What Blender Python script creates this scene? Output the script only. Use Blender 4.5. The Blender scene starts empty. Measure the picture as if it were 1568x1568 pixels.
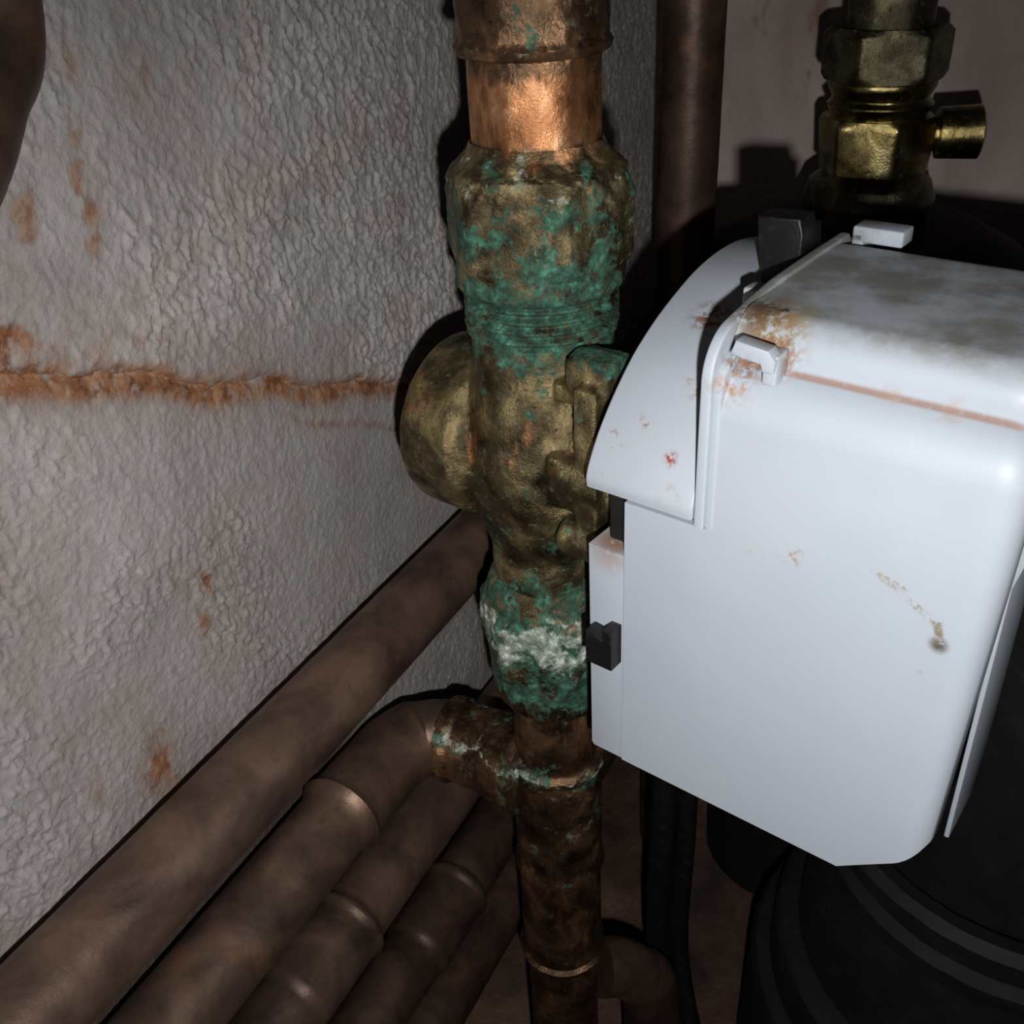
import bpy, bmesh, math, random
import numpy as np
from mathutils import Vector, Matrix
S=0.001
random.seed(3)
scene=bpy.context.scene
# ---------------------------------------------------------------- noise
def _h(i,j,k,seed):
    i=i.astype(np.uint32); j=j.astype(np.uint32); k=k.astype(np.uint32)
    h=i*np.uint32(374761393)+j*np.uint32(668265263)+k*np.uint32(2246822519)+np.uint32((seed*3266489917)&0xffffffff)
    h=(h^(h>>np.uint32(13)))*np.uint32(1274126177)
    h=h^(h>>np.uint32(16))
    return (h&np.uint32(0xffffff)).astype(np.float64)/float(0xffffff)
def vn(x,y,z,seed=0):
    x=np.asarray(x,float)+1000;y=np.asarray(y,float)+1000;z=np.asarray(z,float)+1000
    i=np.floor(x);j=np.floor(y);k=np.floor(z)
    fx=x-i;fy=y-j;fz=z-k
    fx=fx*fx*(3-2*fx);fy=fy*fy*(3-2*fy);fz=fz*fz*(3-2*fz)
    i=i.astype(np.int64);j=j.astype(np.int64);k=k.astype(np.int64)
    def c(a,b,d): return _h(i+a,j+b,k+d,seed)
    x00=c(0,0,0)*(1-fx)+c(1,0,0)*fx; x10=c(0,1,0)*(1-fx)+c(1,1,0)*fx
    x01=c(0,0,1)*(1-fx)+c(1,0,1)*fx; x11=c(0,1,1)*(1-fx)+c(1,1,1)*fx
    return (x00*(1-fy)+x10*fy)*(1-fz)+(x01*(1-fy)+x11*fy)*fz
def fbm(x,y,z,o=4,seed=0):
    a=0;s=1.0;t=0
    for n in range(o):
        a=a+s*vn(x*2**n,y*2**n,z*2**n,seed+n);t+=s;s*=0.5
    return a/t
# ---------------------------------------------------------------- nodes
class M:
    def __init__(s,name):
        s.m=bpy.data.materials.new(name);s.m.use_nodes=True
        s.t=s.m.node_tree;s.b=s.t.nodes['Principled BSDF']
        tc=s.t.nodes.new('ShaderNodeTexCoord')
        v=s.t.nodes.new('ShaderNodeVectorMath');v.operation='SCALE';v.inputs['Scale'].default_value=1000
        s.t.links.new(tc.outputs['Object'],v.inputs[0]);s.co=v.outputs[0]
    def L(s,a,b):
        if hasattr(a,'is_output') : s.t.links.new(a,b)
        else: b.default_value=a
    def math(s,op,a,b=0.0,clamp=False,c=None):
        n=s.t.nodes.new('ShaderNodeMath');n.operation=op;n.use_clamp=clamp
        s.L(a,n.inputs[0]);s.L(b,n.inputs[1])
        if c is not None:s.L(c,n.inputs[2])
        return n.outputs[0]
    def noise(s,scale,detail=4,rough=.55,vec=None,st=None,dist=0):
        v=vec or s.co
        if st:
            m=s.t.nodes.new('ShaderNodeMapping');m.inputs['Scale'].default_value=st
            s.t.links.new(v,m.inputs[0]);v=m.outputs[0]
        n=s.t.nodes.new('ShaderNodeTexNoise');n.inputs['Scale'].default_value=scale
        n.inputs['Detail'].default_value=detail;n.inputs['Roughness'].default_value=rough
        n.inputs['Distortion'].default_value=dist
        s.t.links.new(v,n.inputs['Vector']);return n.outputs['Fac']
    def off(s,o):
        m=s.t.nodes.new('ShaderNodeVectorMath');m.operation='ADD';s.t.links.new(s.co,m.inputs[0]);m.inputs[1].default_value=o;return m.outputs[0]
    def thr(s,x,lo,hi):
        n=s.t.nodes.new('ShaderNodeMapRange');n.interpolation_type='SMOOTHSTEP'
        s.L(x,n.inputs[0]);n.inputs[1].default_value=lo;n.inputs[2].default_value=hi;return n.outputs[0]
    def ramp(s,x,stops,interp='LINEAR'):
        n=s.t.nodes.new('ShaderNodeValToRGB');e=n.color_ramp;e.interpolation=interp
        while len(e.elements)<len(stops):e.elements.new(0.5)
        for k,(p,c) in enumerate(stops):
            e.elements[k].position=p;e.elements[k].color=(*c,1)
        s.L(x,n.inputs[0]);return n.outputs[0]
    def mix(s,f,a,b):
        n=s.t.nodes.new('ShaderNodeMix');n.data_type='RGBA'
        s.L(f,n.inputs[0])
        for val,i in ((a,6),(b,7)):
            if isinstance(val,tuple):n.inputs[i].default_value=(*val,1)
            else:s.t.links.new(val,n.inputs[i])
        return n.outputs[2]
    def sep(s,v=None):
        n=s.t.nodes.new('ShaderNodeSeparateXYZ');s.t.links.new(v or s.co,n.inputs[0]);return n.outputs
    def attr(s,name):
        n=s.t.nodes.new('ShaderNodeAttribute');n.attribute_name=name;return n.outputs['Fac']
    def bump(s,h,st,dist=.001):
        n=s.t.nodes.new('ShaderNodeBump');n.inputs['Strength'].default_value=st;n.inputs['Distance'].default_value=dist
        s.L(h,n.inputs['Height']);s.t.links.new(n.outputs[0],s.b.inputs['Normal'])
    def spot(s,c,r):
        n=s.t.nodes.new('ShaderNodeVectorMath');n.operation='DISTANCE';s.t.links.new(s.co,n.inputs[0]);n.inputs[1].default_value=c
        return s.math('SUBTRACT',1.0,s.thr(n.outputs['Value'],r*.15,r))
    def seg(s,a,b,r):
        """mask around a line segment a-b"""
        A=Vector(a);AB=Vector(b)-A
        n=s.t.nodes.new('ShaderNodeVectorMath');n.operation='SUBTRACT';s.t.links.new(s.co,n.inputs[0]);n.inputs[1].default_value=A
        d=s.t.nodes.new('ShaderNodeVectorMath');d.operation='DOT_PRODUCT';s.t.links.new(n.outputs[0],d.inputs[0]);d.inputs[1].default_value=AB/AB.length_squared
        t=s.math('MAXIMUM',s.math('MINIMUM',d.outputs['Value'],1.0),0.0)
        q=s.t.nodes.new('ShaderNodeVectorMath');q.operation='SCALE';q.inputs[0].default_value=AB;s.t.links.new(t,q.inputs['Scale'])
        e=s.t.nodes.new('ShaderNodeVectorMath');e.operation='DISTANCE';s.t.links.new(n.outputs[0],e.inputs[0]);s.t.links.new(q.outputs[0],e.inputs[1])
        return s.math('SUBTRACT',1.0,s.thr(e.outputs['Value'],r*.2,r))
    def out(s,col,rough=.5,metal=0.0,spec=.5):
        if isinstance(col,tuple):s.b.inputs['Base Color'].default_value=(*col,1)
        else:s.t.links.new(col,s.b.inputs['Base Color'])
        s.L(rough,s.b.inputs['Roughness']);s.L(metal,s.b.inputs['Metallic']);s.b.inputs['Specular IOR Level'].default_value=spec
        return s.m

def patina(name,prof,zmin,zmax,base=((.035,.027,.015),(.16,.125,.066),(.44,.345,.17)),rbase=.25,mt=.85,bst=.55,dustk=.45,drip=.5):
    """prof: list of (z, green, white, orange)"""
    m=M(name)
    z=m.sep()[2]
    wob=m.math('MULTIPLY_ADD',m.noise(.12,3),11.0,c=-5.5)
    zz=m.math('ADD',z,wob)
    t=m.math('DIVIDE',m.math('SUBTRACT',zz,zmin),zmax-zmin)
    st=[((p[0]-zmin)/(zmax-zmin),(p[1],p[2],p[3])) for p in prof]
    rgb=m.ramp(t,st)
    n=m.t.nodes.new('ShaderNodeSeparateColor');m.t.links.new(rgb,n.inputs[0]);G,W,O=n.outputs[:3]
    b=m.ramp(m.noise(.09,6,.58,dist=.4),[(.34,base[0]),(.5,base[1]),(.64,base[2])])
    speck=m.noise(1.1,4,.6)
    b=m.mix(m.thr(speck,.56,.74),b,tuple(c*.5 for c in base[0]))
    dust=m.math('MULTIPLY',m.thr(m.noise(.5,6,.7,vec=m.off((9,2,5))),.56,.7),dustk)
    b=m.mix(dust,b,(.26,.24,.17))
    no=m.noise(.11,6,.65,vec=m.off((31,7,2)),st=(1,1,.45))
    om=m.thr(m.math('ADD',no,O),.95,1.12)
    orange=m.ramp(m.noise(.16,5,.55,st=(1,1,.6)),[(.33,(.22,.085,.035)),(.5,(.55,.25,.11)),(.68,(.85,.48,.26))])
    c=m.mix(om,b,orange)
    c=m.mix(m.math('MULTIPLY',m.thr(m.noise(.22,6,.62,vec=m.off((14,3,5)),st=(1,1,.3)),.54,.68),drip),c,tuple(v*.8 for v in base[0]))
    ng=m.noise(.12,8,.72,vec=m.off((3,71,12)))
    gm=m.thr(m.math('ADD',ng,G),.97,1.04)
    green=m.ramp(m.noise(.26,8,.75,vec=m.off((5,5,50))),[(.33,(.008,.02,.014)),(.45,(.022,.062,.040)),(.55,(.045,.145,.095)),(.63,(.08,.27,.19)),(.74,(.34,.52,.43))])
    gm=m.math('MULTIPLY',gm,m.math('SUBTRACT',1.0,m.math('MULTIPLY',m.thr(m.noise(.6,5,.7,vec=m.off((77,5,1))),.52,.64),.7)))
    c=m.mix(gm,c,green)
    nw=m.noise(.17,8,.72,vec=m.off((53,17,4)))
    wm=m.thr(m.math('ADD',nw,W),.98,1.10)
    white=m.ramp(m.noise(.45,7,.7,vec=m.off((1,55,5))),[(.34,(.12,.17,.12)),(.5,(.34,.40,.33)),(.63,(.80,.84,.77))])
    c=m.mix(wm,c,white)
    cov=m.math('MAXIMUM',gm,wm)
    metal=m.math('MULTIPLY',m.math('SUBTRACT',1.0,cov),m.math('MULTIPLY_ADD',dust,-1.0,c=mt))
    rough=m.math('MULTIPLY_ADD',cov,.4,c=m.math('MULTIPLY_ADD',speck,.22,c=rbase))
    m.bump(m.math('ADD',m.noise(1.3,5,.7),m.math('MULTIPLY',ng,1.5)),bst,.0007)
    return m.out(c,rough,metal)
# ---------------------------------------------------------------- mesh helpers
def empty(name,loc=(0,0,0),rz=0):
    e=bpy.data.objects.new(name,None);scene.collection.objects.link(e)
    e.location=Vector(loc)*S;e.rotation_euler=(0,0,rz);e.empty_display_size=.02;return e
def mk(name,verts,faces,mat,parent=None,smooth=40,loc=None,rz=0):
    me=bpy.data.meshes.new(name)
    me.from_pydata([tuple(float(c)*S for c in v) for v in verts],[],faces);me.validate();me.update()
    bm=bmesh.new();bm.from_mesh(me);bmesh.ops.recalc_face_normals(bm,faces=bm.faces);bm.to_mesh(me);bm.free()
    o=bpy.data.objects.new(name,me);scene.collection.objects.link(o)
    if mat:me.materials.append(mat)
    me.shade_smooth()
    if smooth and smooth<180:me.set_sharp_from_angle(angle=math.radians(smooth))
    if parent:o.parent=parent
    if loc:o.location=Vector(loc)*S
    o.rotation_euler[2]=rz
    return o
def join(name,obs,parent=None):
    vs=[];fs=[];mats=[];mi=[]
    for o in obs:
        b=len(vs);vs+= [tuple(v.co) for v in o.data.vertices]
        for m_ in o.data.materials:
            if m_ not in mats:mats.append(m_)
        for p in o.data.polygons:
            fs.append([b+i for i in p.vertices]);mi.append(mats.index(o.data.materials[p.material_index]) if o.data.materials else 0)
    me=bpy.data.meshes.new(name);me.from_pydata(vs,[],fs)
    for m_ in mats:me.materials.append(m_)
    me.polygons.foreach_set('material_index',mi);me.update();me.shade_smooth();me.set_sharp_from_angle(angle=math.radians(40))
    n=bpy.data.objects.new(name,me);scene.collection.objects.link(n)
    if parent:n.parent=parent
    for o in obs:bpy.data.objects.remove(o)
    return n
def frame(a):
    a=Vector(a).normalized()
    if abs(a.z)>.99:u=Vector((1,0,0))
    else:u=Vector((0,0,1)).cross(a).normalized()
    return a,u,a.cross(u)
def lathe(name,prof,mat,parent=None,axis=(0,0,1),org=(0,0,0),seg=160,dz=None,hexrot=0,amp=None,seed=0,smooth=40,nf=.35):
    """prof: (t, r, hexness)"""
    P=[(p[0],p[1],p[2] if len(p)>2 else 0) for p in prof]
    if dz:
        Q=[]
        for a,b in zip(P[:-1],P[1:]):
            d=math.hypot(b[0]-a[0],b[1]-a[1]);n=max(1,int(d/dz))
            for i in range(n):
                f=i/n;Q.append(tuple(a[j]*(1-f)+b[j]*f for j in range(3)))
        Q.append(P[-1]);P=Q
    A,U,V=frame(axis);A=np.array(A);U=np.array(U);V=np.array(V);org=np.array(org,float)
    th=np.linspace(0,2*math.pi,seg,endpoint=False)
    vs=[]
    hx=math.cos(math.pi/6)/np.cos(((th+hexrot)%(math.pi/3))-math.pi/6);hx=np.minimum(hx,.975)
    dirs=np.outer(np.cos(th),U)+np.outer(np.sin(th),V)
    for t,r,h in P:
        rr=r*((1-h)+h*hx)
        vs.append(org+A*t+dirs*rr[:,None])
    vs=np.array(vs)
    if amp is not None:
        p=vs.reshape(-1,3);d=np.tile(dirs,(len(P),1))
        am=amp(p[:,2])
        q=p*nf
        n=(fbm(q[:,0],q[:,1],q[:,2],4,seed)-.5)*2
        p=p+d*(n*am)[:,None]
        vs=p.reshape(vs.shape)
    n=len(P);vv=vs.reshape(-1,3).tolist();fs=[]
    for i in range(n-1):
        for j in range(seg):
            k=(j+1)%seg;fs.append((i*seg+j,i*seg+k,(i+1)*seg+k,(i+1)*seg+j))
    fs.append(tuple(range(seg)));fs.append(tuple((n-1)*seg+j for j in range(seg)))
    return mk(name,vv,fs,mat,parent,smooth)
def tube(name,pts,r,mat,parent=None,seg=40,rings=None,amp=.12,step=1.2):
    """swept tube; rings: list of (s_mm, half_len, extra_r)"""
    pts=[Vector(p) for p in pts];C=[]
    for i in range(len(pts)-1):
        p0=pts[max(i-1,0)];p1=pts[i];p2=pts[i+1];p3=pts[min(i+2,len(pts)-1)]
        L=(p2-p1).length;n=max(2,int(L/step))
        for k in range(n):
            t=k/n
            C.append(.5*((2*p1)+(p2-p0)*t+(2*p0-5*p1+4*p2-p3)*t*t+(3*p1-p0-3*p2+p3)*t**3))
    C.append(pts[-1])
    vs=[];s=0;u=None;prev=None
    for i,c in enumerate(C):
        t=(C[min(i+1,len(C)-1)]-C[max(i-1,0)]).normalized()
        if u is None:u=t.orthogonal().normalized()
        u=(u-t*u.dot(t)).normalized();v=t.cross(u)
        if prev is not None:s+=(c-prev).length
        prev=c;rr=r
        for (sc,hl,ex) in (rings or []):
            d=abs(s-sc)
            if d<hl+1.3: rr=max(rr,r+ex*(1 if d<hl else .5))
        for j in range(seg):
            a=2*math.pi*j/seg
            vs.append(c+(u*math.cos(a)+v*math.sin(a))*rr)
    V=np.array([tuple(x) for x in vs]);cc=np.repeat(np.array([tuple(x) for x in C]),seg,axis=0)
    d=V-cc;d/=np.linalg.norm(d,axis=1)[:,None]
    V=V+d*((fbm(V[:,0]*.25,V[:,1]*.25,V[:,2]*.25,3)-.5)*2*amp)[:,None]
    fs=[];n=len(C)
    for i in range(n-1):
        for j in range(seg):
            k=(j+1)%seg;fs.append((i*seg+j,i*seg+k,(i+1)*seg+k,(i+1)*seg+j))
    fs.append(tuple(range(seg)));fs.append(tuple((n-1)*seg+j for j in range(seg)))
    return mk(name,V.tolist(),fs,mat,parent,50)
def box(name,a,b,mat,parent=None,bev=.5,seg=3):
    bm=bmesh.new();bmesh.ops.create_cube(bm,size=1)
    for v in bm.verts:
        for i in range(3):v.co[i]=(a[i]+b[i])/2+v.co[i]*(b[i]-a[i])
    if bev:bmesh.ops.bevel(bm,geom=bm.edges[:],offset=bev,segments=seg,profile=.5,affect='EDGES')
    bm.verts.index_update()
    vs=[tuple(v.co) for v in bm.verts];fs=[[v.index for v in f.verts] for f in bm.faces];bm.free()
    return mk(name,vs,fs,mat,parent,40)
def prism(name,poly,x0,x1,mat,parent=None,bev=0,plane='yz'):
    bm=bmesh.new();f=lambda p,q:(q,p[0],p[1]) if plane=='yz' else ((p[0],q,p[1]) if plane=='xz' else (p[0],p[1],q))
    a=[bm.verts.new(f(p,x0)) for p in poly];b=[bm.verts.new(f(p,x1)) for p in poly];n=len(poly)
    fa=bm.faces.new(a);fb=bm.faces.new(b)
    for i in range(n):bm.faces.new((a[i],a[(i+1)%n],b[(i+1)%n],b[i]))
    bmesh.ops.recalc_face_normals(bm,faces=bm.faces)
    if bev:
        ed=list(set(list(fa.edges)+list(fb.edges)))
        bmesh.ops.bevel(bm,geom=ed,offset=bev,segments=3,profile=.5,affect='EDGES')
    bm.verts.index_update();bm.verts.ensure_lookup_table()
    vs=[tuple(v.co) for v in bm.verts];fs=[[v.index for v in f.verts] for f in bm.faces];bm.free()
    return mk(name,vs,fs,mat,parent,30)

# ---------------------------------------------------------------- camera
C=Vector((-9.5,-227,113.8))*S
R=Vector((.9985,-.0287,-.047));F=Vector((0,.8528,-.521))
F.normalize();R=(R-F*R.dot(F)).normalized();U=R.cross(F).normalized()
cam=bpy.data.cameras.new('camera');co=bpy.data.objects.new('camera',cam);scene.collection.objects.link(co)
Mx=Matrix((R,U,-F)).transposed().to_4x4();Mx.translation=C;co.matrix_world=Mx
cam.sensor_width=36;cam.lens=36;cam.clip_start=.005;cam.clip_end=20;scene.camera=co
ld=bpy.data.lights.new('phone_flash','SPOT');ld.energy=2.1;ld.shadow_soft_size=.0022;ld.color=(1.0,.975,.95)
ld.spot_size=math.radians(104);ld.spot_blend=1.0
lo=bpy.data.objects.new('phone_flash',ld);scene.collection.objects.link(lo)
lm=Mx.copy();lm.translation=C+R*.008-U*.024;lo.matrix_world=lm
w=bpy.data.worlds.new('world');scene.world=w;w.use_nodes=True
w.node_tree.nodes['Background'].inputs[0].default_value=(.9,.88,1,1);w.node_tree.nodes['Background'].inputs[1].default_value=.007
scene.view_settings.view_transform='Standard'

# ---------------------------------------------------------------- room
WA=math.atan2(.878,.479)
def WL(u,d,z):
    return (.479*u+.878*d, .878*u-.479*d, z)
us=np.concatenate([np.arange(-520,-150,6),np.arange(-150,130,.5),np.arange(130,303.1,1.0)])
zs=np.concatenate([np.arange(-330,-150,3),np.arange(-150,135,.5),np.arange(135,420,5)])
Ug,Zg=np.meshgrid(us,zs);u=Ug.ravel();z=Zg.ravel()
wx=(fbm(u*.2,z*.2,u*0,2,11)-.5)*4;wz=(fbm(u*.2,z*.2,u*0,2,17)-.5)*4
def ss(x,a,b):
    t=np.clip((x-a)/(b-a),0,1);return t*t*(3-2*t)
# roughcast: small raised worm-like dabs
d1=vn((u+wx+.35*z)*.70,(z+wz)*.40,u*0,1)*.65+vn((u+wx+.2*z)*1.2,(z+wz)*.85,u*0+3,2)*.35
dab=ss(d1,.36,.66)
d2=vn((u-wx)*.58+.3*z*.5,(z-wz)*.45,u*0+7,4)*.6+vn(u*1.5,z*1.3,u*0+9,6)*.4
dab2=ss(d2,.5,.76)
c=fbm(u*1.4,z*1.2,u*0,2,5)
region=np.clip((fbm(u*.022,z*.022,u*0,3,30)-.33)*4.5,.35,1)
region=np.where(z<.5-.44*u,region*np.clip(1-(u+70)/170,.45,1),region)
h=(dab*.66+dab2*.5)*region*1.0+c*.4
h+=(fbm(u*.015,z*.015,u*0,2,40)-.5)*3
cl=.5-.44*u+(fbm(u*.05,u*0,u*0,3,50)-.5)*6+(vn(u*.3,u*0,u*0,51)-.5)*1.5
dz=z-cl
fade=np.clip((60-u)/40,0,1)
cw=np.exp(-(dz/1.4)**2)*fade
h+=-cw*1.0+np.where(dz<0,-1.5,0)*np.exp(dz/20.)*fade
cl2=cl-13-(u-10)*.12
c2=np.exp(-((z-cl2)/1.2)**2)*np.clip((u+25)/20,0,1)*np.clip((45-u)/10,0,1)
h-=c2*.5
nst=fbm(u*.09,z*.09,u*0,4,60)
st=1.25*np.exp(-((dz+2.2)/3.6)**2)*np.clip((nst-.12)*4,0,1)*fade
st+=.4*np.exp(-((dz-3)/9)**2)*np.clip((fbm(u*.2,z*.2,u*0,3,61)-.42)*6,0,1)*fade*np.clip((0-u)/60,0,1)
st+=.5*c2
for (uu,zz_,rr,s_) in [(-78,66,3.2,1),(-63,63,2.6,.95),(-64,70,1.8,.8),(-92,48,4,.95),(-99,54,3.5,.8),(-86,45,3,.8),(-84,-68,6,1),(-56,-30,2.6,.9),(-60,-40,2.6,.8),(-30,128,4,.8),(-18,120,4,.7),(-64,108,2.5,.5),(-70,98,2.2,.5),(-58,90,2.4,.55),(-62,77,2,.7),(-64,57,2,.7),(-40,85,2,.4),(-75,-95,4,.5),(-102,-60,4,.4)]:
    st+=s_*np.clip(1.3-np.hypot((u-uu)*1.1,(z-zz_)*.6)/rr*(.6+1.1*vn(u*.4,z*.4,u*0,90)),0,1)
st=np.clip(st,0,1)
nu=len(us);nz=len(zs)
idx=np.arange(nu*nz).reshape(nz,nu)
q=np.stack([idx[:-1,:-1].ravel(),idx[:-1,1:].ravel(),idx[1:,1:].ravel(),idx[1:,:-1].ravel()],1)
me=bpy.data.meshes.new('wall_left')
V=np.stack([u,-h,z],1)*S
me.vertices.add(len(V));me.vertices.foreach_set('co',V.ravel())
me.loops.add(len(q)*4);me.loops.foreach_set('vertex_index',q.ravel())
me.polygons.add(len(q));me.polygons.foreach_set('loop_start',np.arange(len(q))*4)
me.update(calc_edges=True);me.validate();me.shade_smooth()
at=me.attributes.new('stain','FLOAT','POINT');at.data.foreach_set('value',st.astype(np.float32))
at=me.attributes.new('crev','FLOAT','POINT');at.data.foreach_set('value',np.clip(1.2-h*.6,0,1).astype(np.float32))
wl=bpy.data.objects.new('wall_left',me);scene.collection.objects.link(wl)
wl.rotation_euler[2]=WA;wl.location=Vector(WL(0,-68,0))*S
m=M('painted_render')
c=m.ramp(m.noise(.03,6,.6),[(.3,(.34,.312,.302)),(.5,(.455,.425,.415)),(.7,(.53,.50,.49))])
c=m.mix(m.math('MULTIPLY',m.thr(m.noise(.04,6,.65,vec=m.off((40,0,9))),.48,.7),.5),c,(.37,.29,.245))
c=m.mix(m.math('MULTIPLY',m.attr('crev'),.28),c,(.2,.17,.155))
c=m.mix(m.math('MULTIPLY',m.thr(m.noise(.35,5,.7),.68,.74),.7),c,(.10,.075,.06))
sc=m.ramp(m.noise(.22,6,.65),[(.33,(.12,.045,.02)),(.5,(.32,.14,.065)),(.66,(.42,.25,.15))])
c=m.mix(m.math('MULTIPLY',m.attr('stain'),m.thr(m.noise(.3,6,.7,vec=m.off((4,40,9))),.26,.5)),c,sc)
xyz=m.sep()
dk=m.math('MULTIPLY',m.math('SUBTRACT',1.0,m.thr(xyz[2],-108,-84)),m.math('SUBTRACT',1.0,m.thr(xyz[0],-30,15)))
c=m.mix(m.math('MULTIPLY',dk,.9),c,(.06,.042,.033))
m.bump(m.noise(1.2,5,.65),.6,.0007)
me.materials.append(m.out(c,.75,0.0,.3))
# back wall
m=M('back_plaster')
c=m.ramp(m.noise(.02,6,.6,st=(1,1,.4)),[(.3,(.42,.32,.29)),(.55,(.60,.50,.46)),(.75,(.68,.59,.55))])
c=m.mix(m.thr(m.noise(.06,5,.6,st=(1,1,.5)),.6,.75),c,(.34,.21,.16))
m.bump(m.noise(.15,6,.6),.6,.002)
mb=m.out(c,.8)
ys=np.arange(-560,68.1,6);z2=np.arange(-330,421,6)
Y,Z=np.meshgrid(ys,z2);hh=(fbm(Y*.02,Z*.02,Y*0,4,8)-.5)*5
vs=np.stack([303+hh.ravel(),Y.ravel(),Z.ravel()],1).tolist();n=len(ys)
fs=[(i*n+j,i*n+j+1,(i+1)*n+j+1,(i+1)*n+j) for i in range(len(z2)-1) for j in range(n-1)]
mk('wall_back',vs,fs,mb,None,180,rz=WA)
# floor
m=M('dirty_floor')
c=m.ramp(m.noise(.02,7,.65),[(.3,(.04,.026,.02)),(.5,(.12,.066,.045)),(.7,(.24,.14,.095))])
m.bump(m.noise(.1,6,.7),.8,.003)
mf=m.out(c,.85)
xs=np.arange(-520,303.1,8);ys=np.arange(-560,68.1,8);X,Y=np.meshgrid(xs,ys);hh=(fbm(X*.03,Y*.03,X*0,4,3)-.5)*6
n=len(xs);vs=np.stack([X.ravel(),Y.ravel(),-330+hh.ravel()],1).tolist()
fs=[(i*n+j,i*n+j+1,(i+1)*n+j+1,(i+1)*n+j) for i in range(len(ys)-1) for j in range(n-1)]
mk('floor',vs,fs,mf,None,180,rz=WA)

# ---------------------------------------------------------------- materials
prof=[(-340,.2,0,.25),(-215,.25,0,.36),(-202,.42,.40,.3),(-195,.3,.05,.4),(-160,.33,.0,.44),(-150,.38,.0,.42),(-125,.40,.0,.36),(-115,.43,.2,.34),(-111,.46,.56,.3),(-105,.42,.15,.4),(-98,.34,.05,.5),(-84,.42,.1,.46),(-76,.55,.3,.1),(-66,.58,.42,0),(-60,.58,.60,0),(-53,.59,.58,0),(-45,.53,.34,.05),(-30,.46,.12,.2),(-12,.37,.14,.36),(8,.37,.15,.40),(20,.42,.16,.3),(28,.56,.2,.05),(35,.58,.24,.05),(41,.54,.28,.33),(55,.50,.33,.36),(61,.45,.48,.25),(66,.42,.44,.38),(69,.33,.12,.64),(81,.34,.1,.64),(85,.41,.28,.42),(88,.40,.22,.40),(100,.38,.12,.40)]
m_pat=patina('corroded_brass',prof,-340,140)
m_pip=patina('corroded_copper',prof,-340,140,base=((.045,.028,.017),(.17,.10,.056),(.42,.24,.13)),rbase=.22,drip=.45,dustk=.3,bst=.35)
def amp(z):
    return np.interp(z,[-340,-215,-203,-195,-120,-111,-104,-90,-80,-70,-60,-50,-44,-30,20,27,37,40,55,61,65,70,82,86,90,140],
                       [.12,.12,.5,.12,.15,.7,.15,.12,.4,.8,2.0,1.7,.8,.4,.35,.2,.2,.4,.5,1.2,.9,.12,.15,1.3,.4,.25])
def copper(name,k):
    m=M(name)
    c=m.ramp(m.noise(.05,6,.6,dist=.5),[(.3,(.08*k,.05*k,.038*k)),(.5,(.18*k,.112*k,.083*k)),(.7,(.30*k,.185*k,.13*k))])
    c=m.mix(m.math('MULTIPLY',m.thr(m.noise(.035,5,.6,vec=m.off((7,99,3))),.58,.7),.5),c,(.40*k,.18*k,.09*k))
    c=m.mix(m.math('MULTIPLY',m.thr(m.noise(.09,6,.7,vec=m.off((70,9,3))),.66,.74),.6),c,(.06,.14,.10))
    c=m.mix(m.math('MULTIPLY',m.thr(m.noise(1.3,3,.6),.6,.75),.4),c,(.25*k,.19*k,.15*k))
    c=m.mix(m.math('MULTIPLY',m.thr(m.noise(.25,6,.7,vec=m.off((1,9,33))),.54,.72),.35),c,(.05*k,.035*k,.027*k))
    m.bump(m.noise(.9,5,.65),.25,.0004)
    return m.out(c,m.math('MULTIPLY_ADD',m.noise(.3,4),.2,c=.36),.55)
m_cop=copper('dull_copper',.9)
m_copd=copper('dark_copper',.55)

def white_mat(name,groove=True,spots=(),segs=()):
    m=M(name)
    c=m.mix(m.thr(m.noise(.02,5,.6),.4,.7),(.485,.545,.62),(.515,.575,.645))
    n=m.noise(.45,6,.7)
    c=m.mix(m.math('MULTIPLY',m.thr(m.noise(.7,5,.75,vec=m.off((8,3,44))),.74,.8),.5),c,(.35,.3,.22))
    xyz=m.sep()
    top=m.math('MULTIPLY',m.thr(xyz[2],44,47.5),m.thr(m.noise(.06,6,.65),.34,.62))
    c=m.mix(m.math('MULTIPLY',top,.78),c,(.21,.195,.155))
    if groove:
        dy=m.math('ADD',xyz[1],24.0);dzz=m.math('SUBTRACT',xyz[2],39.4)
        d=m.math('SQRT',m.math('ADD',m.math('MULTIPLY',dy,dy),m.math('MULTIPLY',dzz,dzz)))
        g=m.math('MULTIPLY',m.math('SUBTRACT',1.0,m.thr(d,.2,1.1)),m.thr(n,.2,.45))
        c=m.mix(m.math('MULTIPLY',g,.75),c,(.32,.16,.10))
        g2=m.math('MULTIPLY',m.math('SUBTRACT',1.0,m.thr(d,.8,3.5)),m.thr(m.noise(.12,5,.6,vec=m.off((2,8,4))),.5,.7))
        c=m.mix(m.math('MULTIPLY',g2,.4),c,(.45,.30,.2))
    for (p,r,colr,lo,hi) in spots:
        c=m.mix(m.math('MULTIPLY',m.spot(p,r),m.thr(n,lo,hi)),c,colr)
    for (p,q_,r,colr,lo,hi) in segs:
        c=m.mix(m.math('MULTIPLY',m.seg(p,q_,r),m.thr(m.noise(.9,4,.7,vec=m.off((6,6,1))),lo,hi)),c,colr)
    m.bump(m.noise(2.5,3),.06,.0003)
    return m.out(c,.46,0,.4)
rd=(.36,.06,.03);rs=(.35,.14,.07)
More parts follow.
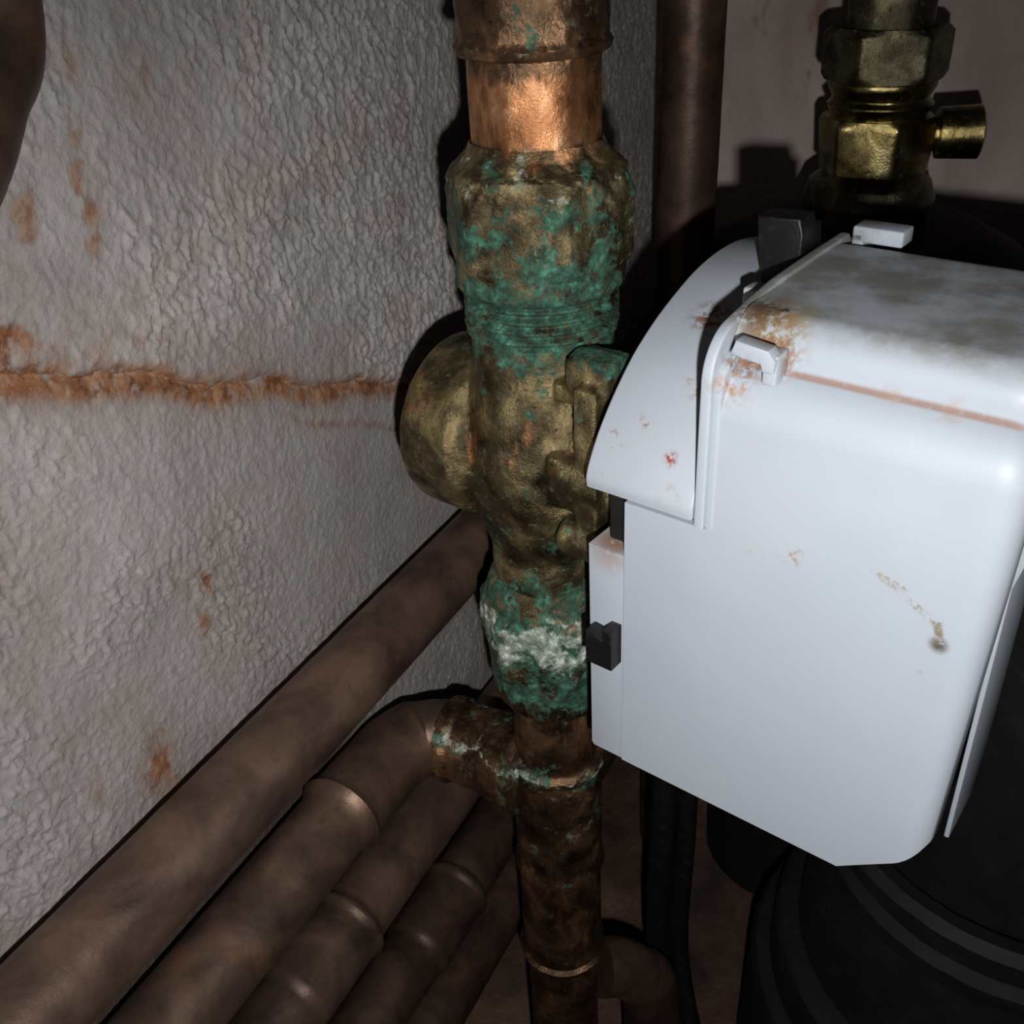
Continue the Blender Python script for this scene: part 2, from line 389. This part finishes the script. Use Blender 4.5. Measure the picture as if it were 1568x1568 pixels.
m_cover=white_mat('white_plastic_cover',True,[((67,-19,45),10,(.38,.28,.13),.34,.54),((63,-18,45.5),8,(.11,.07,.04),.38,.54),((68,-22,42),8,(.26,.12,.06),.40,.58),((63,-28,37),6,(.45,.26,.17),.42,.66),((64,-26,41),5,(.16,.07,.035),.42,.58),
   ((106,-30,-1),2.4,(.13,.11,.09),.38,.52),((78,-30,7),3.4,(.38,.31,.17),.5,.62),((71,-30,5),2.5,(.42,.34,.2),.52,.62),((104,-29,-8),1.3,(.1,.09,.08),.4,.5)],
   [((61,-22,43.3),(67,-17,47.9),.7,(.04,.03,.02),.3,.5),((67,-17,47.9),(70,-20,45.5),.6,(.06,.04,.025),.35,.55),((64,-20,45),(71,-23,41.5),.6,(.08,.05,.03),.35,.55),
    ((106,-30,-.5),(105.3,-30,3),1.3,(.26,.22,.17),.4,.6),((105.3,-30,3),(101.5,-30,5),1.1,(.3,.26,.2),.42,.6),((101.5,-30,5),(94,-30,9),.9,(.38,.34,.27),.45,.62),((99,-30,8),(93,-30,9.5),.7,(.4,.36,.29),.45,.62)])
m_arc=white_mat('white_plastic_base',False,[((50,-26,17),2.3,rd,.45,.55),((42,-22,21),2.3,rs,.48,.6),((44,0,36),7,(.20,.08,.03),.44,.56),((50,-14,28),5,rs,.52,.64),((37,-24,14),9,rs,.58,.68),((52,-29,10),4,(.45,.36,.22),.5,.65),((38,-25,-7),9,(.34,.2,.14),.3,.5)])
m=M('black_plastic');m.bump(m.noise(1.5,3),.2,.0004);m_blk=m.out(m.mix(m.thr(m.noise(.3,5,.7),.5,.75),(.006,.006,.007),(.022,.02,.018)),.45)
m=M('dark_casing')
m_drk=m.out(m.ramp(m.noise(.08,6,.65),[(.35,(.003,.003,.004)),(.6,(.009,.0085,.008)),(.8,(.035,.027,.021))]),.7)

# ---------------------------------------------------------------- riser pipe with fittings
riser=empty('riser_pipe')
lathe('upper_coupling',[(84.5,14.2),(85,15.6),(86.5,16.4),(88,15.5),(96,15.7),(98.5,16.9),(150,16.9),(420,16.9)],m_pip,riser,dz=.6,amp=amp,seed=2)
lathe('upper_pipe',[(60,13.9),(86,13.9)],m_pip,riser,dz=.5,amp=amp,seed=3)
lathe('lower_pipe',[(-110,12.4),(-82,12.4)],m_pip,riser,dz=.5,amp=amp,seed=4)
lathe('branch_tee',[(-158,13.2),(-157,14.4),(-154,14.2),(-152,13.6),(-113,13.8),(-112.5,14.3),(-110,14.9),(-108.5,13.8),(-108,12.4)],m_pip,riser,dz=.5,amp=amp,seed=5)
lathe('branch_socket',[(6,16.5),(12,16),(18,14.6),(24,13.4),(33,13),(35,14),(38.5,14),(40,11)],m_pip,riser,axis=(-.878,.479,0),org=(0,0,-120),dz=.6,amp=lambda z:z*0+.35,seed=15,smooth=60)
lathe('lower_coupling',[(-203,12),(-202.5,14),(-200,14.8),(-199,13.4),(-158,13.2),(-157,12)],m_pip,riser,dz=.6,amp=amp,seed=6)
lathe('bottom_pipe',[(-332,12),(-200,12)],m_pip,riser,dz=1,amp=amp,seed=7)

# ---------------------------------------------------------------- motorised valve body
VA=math.atan2(-.638,.77)
g=Vector((.77,-.638,0)).normalized();k=Vector((.638,.77,0)).normalized()
valve=empty('motorized_valve')
parts=[lathe('a',[(-52,14),(-40,15),(-32,15.2),(-24,17.5),(-14,20),(-2,20.5),(8,19),(16,17.2),(28,16.6),(30,16.6)],None,seg=64,dz=3),
 lathe('b',[(-31,19),(-29.5,22),(-28,23),(-13,23.2),(-12,21.5),(-8,19),(4,18)],None,axis=g,org=(0,0,-5),seg=64,dz=3),
 lathe('c',[(0,18),(10,18),(14,15.5),(32,15.5)],None,axis=g,org=(0,0,-3),seg=64,dz=3)]
def gk(a,b,z):
    p=g*a+k*b;return (p.x,p.y,z)
def obox(a0,a1,b0,b1,z0,z1):
    vs=[gk(x,y,z) for x in (a0,a1) for y in (b0,b1) for z in (z0,z1)]
    return mk('o',vs,[(0,1,3,2),(4,5,7,6),(0,1,5,4),(2,3,7,6),(0,2,6,4),(1,3,7,5)],None)
parts+=[obox(21,27,-18,17,-22,22),obox(17,28,-15,-5,19,27),obox(13,22,-14,-8,15,20),obox(13,22,-18,-11,-10,3)]
for b_,z_ in ((-10,23),(-15,-2),(-15,-18),(15,14),(15,-16.5)):
    p=g*16+k*b_
    parts.append(lathe('d',[(0,3.6),(1,4.8),(12,4.8)],None,axis=g,org=(p.x,p.y,z_),seg=24))
vb=join('valve_body',parts,valve)
md=vb.modifiers.new('r','REMESH');md.mode='VOXEL';md.voxel_size=.0007
sm=vb.modifiers.new('s','SMOOTH');sm.iterations=9;sm.factor=.6
dg=bpy.context.evaluated_depsgraph_get();ne=bpy.data.meshes.new_from_object(vb.evaluated_get(dg))
vb.modifiers.clear();vb.data=ne
cnt=len(ne.vertices);co_=np.empty(cnt*3);ne.vertices.foreach_get('co',co_);co_=co_.reshape(-1,3)
nn=np.empty(cnt*3);ne.vertices.foreach_get('normal',nn);nn=nn.reshape(-1,3)
q=co_*1000
d=(fbm(q[:,0]*.3,q[:,1]*.3,q[:,2]*.3,4,5)-.5)*.6+(fbm(q[:,0]*1.2,q[:,1]*1.2,q[:,2]*1.2,2,9)-.5)*.12
d*=np.interp(q[:,2],[-52,-38,-25],[2.2,1.4,1.])
co_=co_+nn*(d*S)[:,None];ne.vertices.foreach_set('co',co_.ravel());ne.update()
ne.materials.clear();ne.materials.append(m_pat);ne.shade_smooth()
HR=math.radians(18)
lathe('upper_nut',[(59,14),(68,14.2),(66,15.2),(64,17),(62.5,19.6,.3),(60.5,21,.7),(57,21.8,1),(45,21.9,1),(43,21,.8),(42,19.6,.3),(37.5,19.2),(36.5,18.4),(35.5,15)],m_pat,valve,dz=.5,hexrot=HR,amp=amp,seed=12,seg=220,smooth=60)
th=[(26,15)]
th+=[(26.2,17.6)];zt=27.0
while zt<36: th+=[(zt,16.7),(zt+.7,17.9),(zt+1.3,17.9),(zt+1.9,16.7)];zt+=2.4
th+=[(37.6,15)]
lathe('threaded_collar',th,m_pat,valve,dz=.35,amp=lambda z:z*0+.15,seed=14,seg=200,smooth=60)
lathe('lower_nut',[(-42,14),(-44,16.5),(-48,18.0,.2),(-52,20,.5),(-60,20.4,.6),(-70,19.6,.9),(-72,18.4,.5),(-75,17.6),(-82,17),(-84.5,15.5),(-85,12)],m_pat,valve,dz=.5,hexrot=HR,amp=amp,seed=22,seg=220,smooth=60,nf=.28)

# ---------------------------------------------------------------- actuator (local x=g, y=k, z)
act=empty('valve_actuator',rz=VA)
def arcp(cx,cy,r,a0,a1,n):
    return [(cx+r*math.cos(math.radians(a0+(a1-a0)*i/n)),cy+r*math.sin(math.radians(a0+(a1-a0)*i/n))) for i in range(n+1)]
top=arcp(-20,30,10,180,114,14)+[(-23.9,39.4),(-23.6,39.7),(-23.5,41.2)]+arcp(-17,41.3,6.5,178,92,10)+[(20,48.4)]+arcp(21,42,6.4,88,2,8)+[(27.4,12),(-6,12)]
def zb(x): return -65 if x<95.5 else -65+(x-95.5)*.8
def section(x,ins):
    P=[(-30,zb(min(x,111)))]+top+[(-6,zb(min(x,111)))]
    n=len(P);Q=[]
    for i,p in enumerate(P):
        a=Vector(P[i-1]);b=Vector(p);c_=Vector(P[(i+1)%n])
        e1=(b-a).normalized();e2=(c_-b).normalized()
        n1=Vector((e1.y,-e1.x));n2=Vector((e2.y,-e2.x))
        nn_=(n1+n2)
        if nn_.length<.3:nn_=n1
        nn_.normalize();kf=min(1.5,1/max(.4,nn_.dot(n1)))
        Q.append(b+nn_*ins*kf)
    return Q
secs=[(60.5,0),(70,0),(80,0),(95.5,0),(98,0),(101,0),(103.5,0)]
Rr=7
secs+=[(106+Rr*math.sin(a),Rr*(1-math.cos(a))) for a in [math.radians(x) for x in range(0,91,9)]]
vs=[];fs=[]
for x,ins in secs:
    for p in section(x,ins):
        t=min(max((x-95)/15,0),1);t=t*t*(3-2*t)
        xx=x-t*.24*max(0,min(p.x+30,24))+t*max(0,(p.y+65)/100)*3.2
        vs.append((xx,p.x,p.y))
n=len(top)+2
for i in range(len(secs)-1):
    for j in range(n):
        fs.append((i*n+j,i*n+(j+1)%n,(i+1)*n+(j+1)%n,(i+1)*n+j))
fs.append(tuple(range(n)));fs.append(tuple((len(secs)-1)*n+j for j in range(n)))
mk('cover_shell',vs,fs,m_cover,act,32)
prism('cover_panel',[(42.2,-65),(60.5,-65),(60.5,6.5),(42.2,6.5)],-30,-6,m_cover,act,0,'xz')
prism('cover_flange',[(33.4,-64),(34,-65),(41.8,-65),(41.8,-7),(33,-7)],-29.8,-14,m_arc,act,.35,'xz')
lipo=[(-30.9,6.8)]+arcp(-21.4,37,9.5,180,105,10)+[(-16,47.4),(-6,48.6),(10,49),(27,49),(30,46),(30,6.8)]
prism('cover_lip',lipo,58.2,60.4,m_cover,act,.5,'yz')
lip2=[(-30.3,6.8)]+arcp(-22.4,34,8,180,105,10)+[(-18,42.6),(-16,43),(-16,6.8)]
prism('cover_rim',lip2,60.3,62.2,m_cover,act,.5,'yz')
arcpts=[(-29.8,7.2),(-29.5,11),(-24,19.5),(-14.5,28.6),(-5,34.5),(6,39),(15,41.5),(25.6,42.6),(36,41.8),(47.6,38.8),(56,34)]
sm_=[]
for i in range(len(arcpts)-1):
    p0=Vector(arcpts[max(i-1,0)]);p1=Vector(arcpts[i]);p2=Vector(arcpts[i+1]);p3=Vector(arcpts[min(i+2,len(arcpts)-1)])
    for q_ in range(5):
        t=q_/5;v_=.5*((2*p1)+(p2-p0)*t+(2*p0-5*p1+4*p2-p3)*t*t+(3*p1-p0-3*p2+p3)*t**3);sm_.append((v_.x,v_.y))
sm_+=[arcpts[-1],(56,7.2)]
prism('base_arc',sm_,32.5,57.4,m_arc,act,.6,'yz')
box('gear_housing',(35,-25,-60),(57,27,7),m_drk,act,1)
box('back_plate',(110.2,-5.5,-69),(111.3,14,-2),m_arc,act,.3)
prism('back_plate_upper',[(110.2,-2),(111.3,-2),(114.5,14),(112,14)],-5.5,12,m_arc,act,.2,'xz')
box('rear_motor',(60,-5.9,-60),(98,26,13),m_drk,act,2)
# clips
prism('latch_tab',[(62.5,42.6),(63.5,45.4),(69.5,44.7),(71,43),(70.8,40.8),(68.8,40.6),(68.3,42)],-29,-25.5,m_cover,act,.4,'xz')
box('latch_foot',(68.4,-28,38),(71,-23,43.6),m_cover,act,.4)
box('rear_latch_tab',(61.5,25,48),(72,31,51.3),m_cover,act,.5)
box('rear_latch_foot',(61.5,25,44),(64,31.5,50),m_cover,act,.5)
box('small_hook',(52.5,-5,39.5),(58,-.5,45.8),m_arc,act,.6)
prism('black_clip',[(34.8,-27),(34.8,-35.5),(41.6,-35.5),(41.6,-25),(39.2,-25),(39.2,-28),(36.5,-27.2)],-34,-28,m_blk,act,.4,'xz')
prism('black_connector',[(48.5,40),(47,47),(46.4,54.5),(55.5,55),(56.5,52),(56.3,40)],12,19,m_blk,act,.5,'xz')
prism('connector_plug',[(48.5,41),(48,50),(54,51),(55,41)],18.8,27,m_blk,act,.5,'xz')

# ---------------------------------------------------------------- wall pipes (horizontal)
tube('copper_pipe',[WL(-420,-50,-75),WL(-200,-50,-75),WL(0,-50,-75),WL(150,-50,-75),WL(303,-50,-75)],11,m_cop)
e=[WL(-420,-49,-115.5),WL(-200,-49,-115.5),WL(-60,-50,-117),WL(-25,-50,-118),WL(-15,-49.5,-118),WL(-6,-46,-118),WL(-1.5,-39,-118),WL(0,-30,-119),WL(0,-20,-120),WL(0,-10,-120)]
tube('elbow_pipe',e,11.3,m_cop,rings=[(376,1.3,2.2),(396,18,1.1)])
tube('copper_pipe',[WL(-420,-49,-158),WL(-200,-49,-158),WL(0,-50,-160),WL(303,-50,-160)],11,m_cop,rings=[(355,13,1.2),(369,1.3,2.2)])
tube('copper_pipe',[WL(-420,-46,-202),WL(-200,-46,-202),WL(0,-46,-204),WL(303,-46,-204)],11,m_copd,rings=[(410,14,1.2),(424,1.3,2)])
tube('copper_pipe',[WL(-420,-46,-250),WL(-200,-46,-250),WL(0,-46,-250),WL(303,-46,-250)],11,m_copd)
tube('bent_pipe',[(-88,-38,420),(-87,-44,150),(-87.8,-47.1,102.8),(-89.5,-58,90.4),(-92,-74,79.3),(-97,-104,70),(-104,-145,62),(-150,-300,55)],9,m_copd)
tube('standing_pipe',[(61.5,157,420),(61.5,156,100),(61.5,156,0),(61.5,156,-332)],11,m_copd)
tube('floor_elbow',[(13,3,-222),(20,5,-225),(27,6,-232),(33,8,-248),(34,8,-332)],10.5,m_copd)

# ---------------------------------------------------------------- brass isolation valve & pump
bprof=[(-40,.2,.05,.1),(10,.2,.05,.1),(50,.2,.0,.1),(55,.36,.1,.1),(100,.32,0,.2)]
m_br=patina('aged_brass',bprof,-60,120,base=((.13,.10,.042),(.46,.37,.15),(.80,.68,.35)),rbase=.11,mt=1.0,bst=.25,dustk=.2,drip=.6)
m_brd=patina('tarnished_brass',bprof,-60,120,base=((.05,.042,.027),(.15,.13,.075),(.28,.25,.15)),rbase=.22,mt=.9,bst=.4,dustk=.4,drip=.5)
bx,by=125.6,146
iv=empty('isolation_valve')
O=(bx,by,0)
lathe('tail_pipe',[(64,14),(420,14)],m_brd,iv,org=O,dz=2,amp=lambda z:z*0+.1,seg=60)
lathe('gland_nut',[(63,14),(67.5,15),(68.5,19,.4),(66.5,21.5,1),(54,21.5,1),(52,20,.5),(51.5,15)],m_brd,iv,org=O,dz=1,hexrot=.2,amp=lambda z:z*0+.2,seg=120)
lathe('valve_neck',[(34,14),(38,17.5),(40,15.8),(44,17.8),(46,16),(50,18),(52,17.8),(53,14)],m_br,iv,org=O,dz=.7,seg=80,smooth=70)
lathe('valve_hex',[(20,14),(22,19,.6),(38,20.5,1),(40,19,.5),(40.5,14)],m_br,iv,org=O,dz=1,hexrot=.5,seg=120)
lathe('valve_ball',[(-2,17),(4,21),(12,23),(18,21),(22,16)],m_brd,iv,org=O,dz=1,seg=80,smooth=80)
lathe('stem',[(12,6),(20,6),(20.5,8.5),(34,9),(35,7),(35.2,3)],m_br,iv,axis=(.97,-.2,0.02),org=(bx,by,33),dz=1,seg=50)
pump=empty('circulation_pump')
lathe('pump_volute',[(-332,40),(-150,42),(-120,60),(-30,63),(-8,58),(2,40),(4,22)],m_drk,pump,org=O,dz=3,amp=lambda z:z*0+.6,seg=90)
O2=(158,10,0)
lathe('motor_base',[(-332,86),(-252,84),(-249,82),(-248,77),(-230,76),(-228,74),(-227,68),(-200,66),(-182,62),(-180,65),(-174,65),(-172,61),(-166,61),(-164,66),(-158,66),(-155,63),(-156,58),(-164,56),(-166,46)],m_drk,pump,org=O2,dz=2,amp=lambda z:z*0+.5,seg=120)
lathe('motor_can',[(-168,44),(-40,44),(-28,40),(-24,30)],m_drk,pump,org=O2,dz=2,seg=120)
tube('power_cable',[(44,70,-20),(43,56,-120),(41,40,-190),(40,34,-250),(48,14,-318),(62,-60,-324),(62,-200,-324)],5,m_blk,seg=16)
tube('power_cable',[(56,84,-10),(54,68,-110),(52,50,-200),(50,38,-270),(60,10,-322),(69,-30,-324),(72,-200,-324)],4,m_blk,seg=16)
print('done')
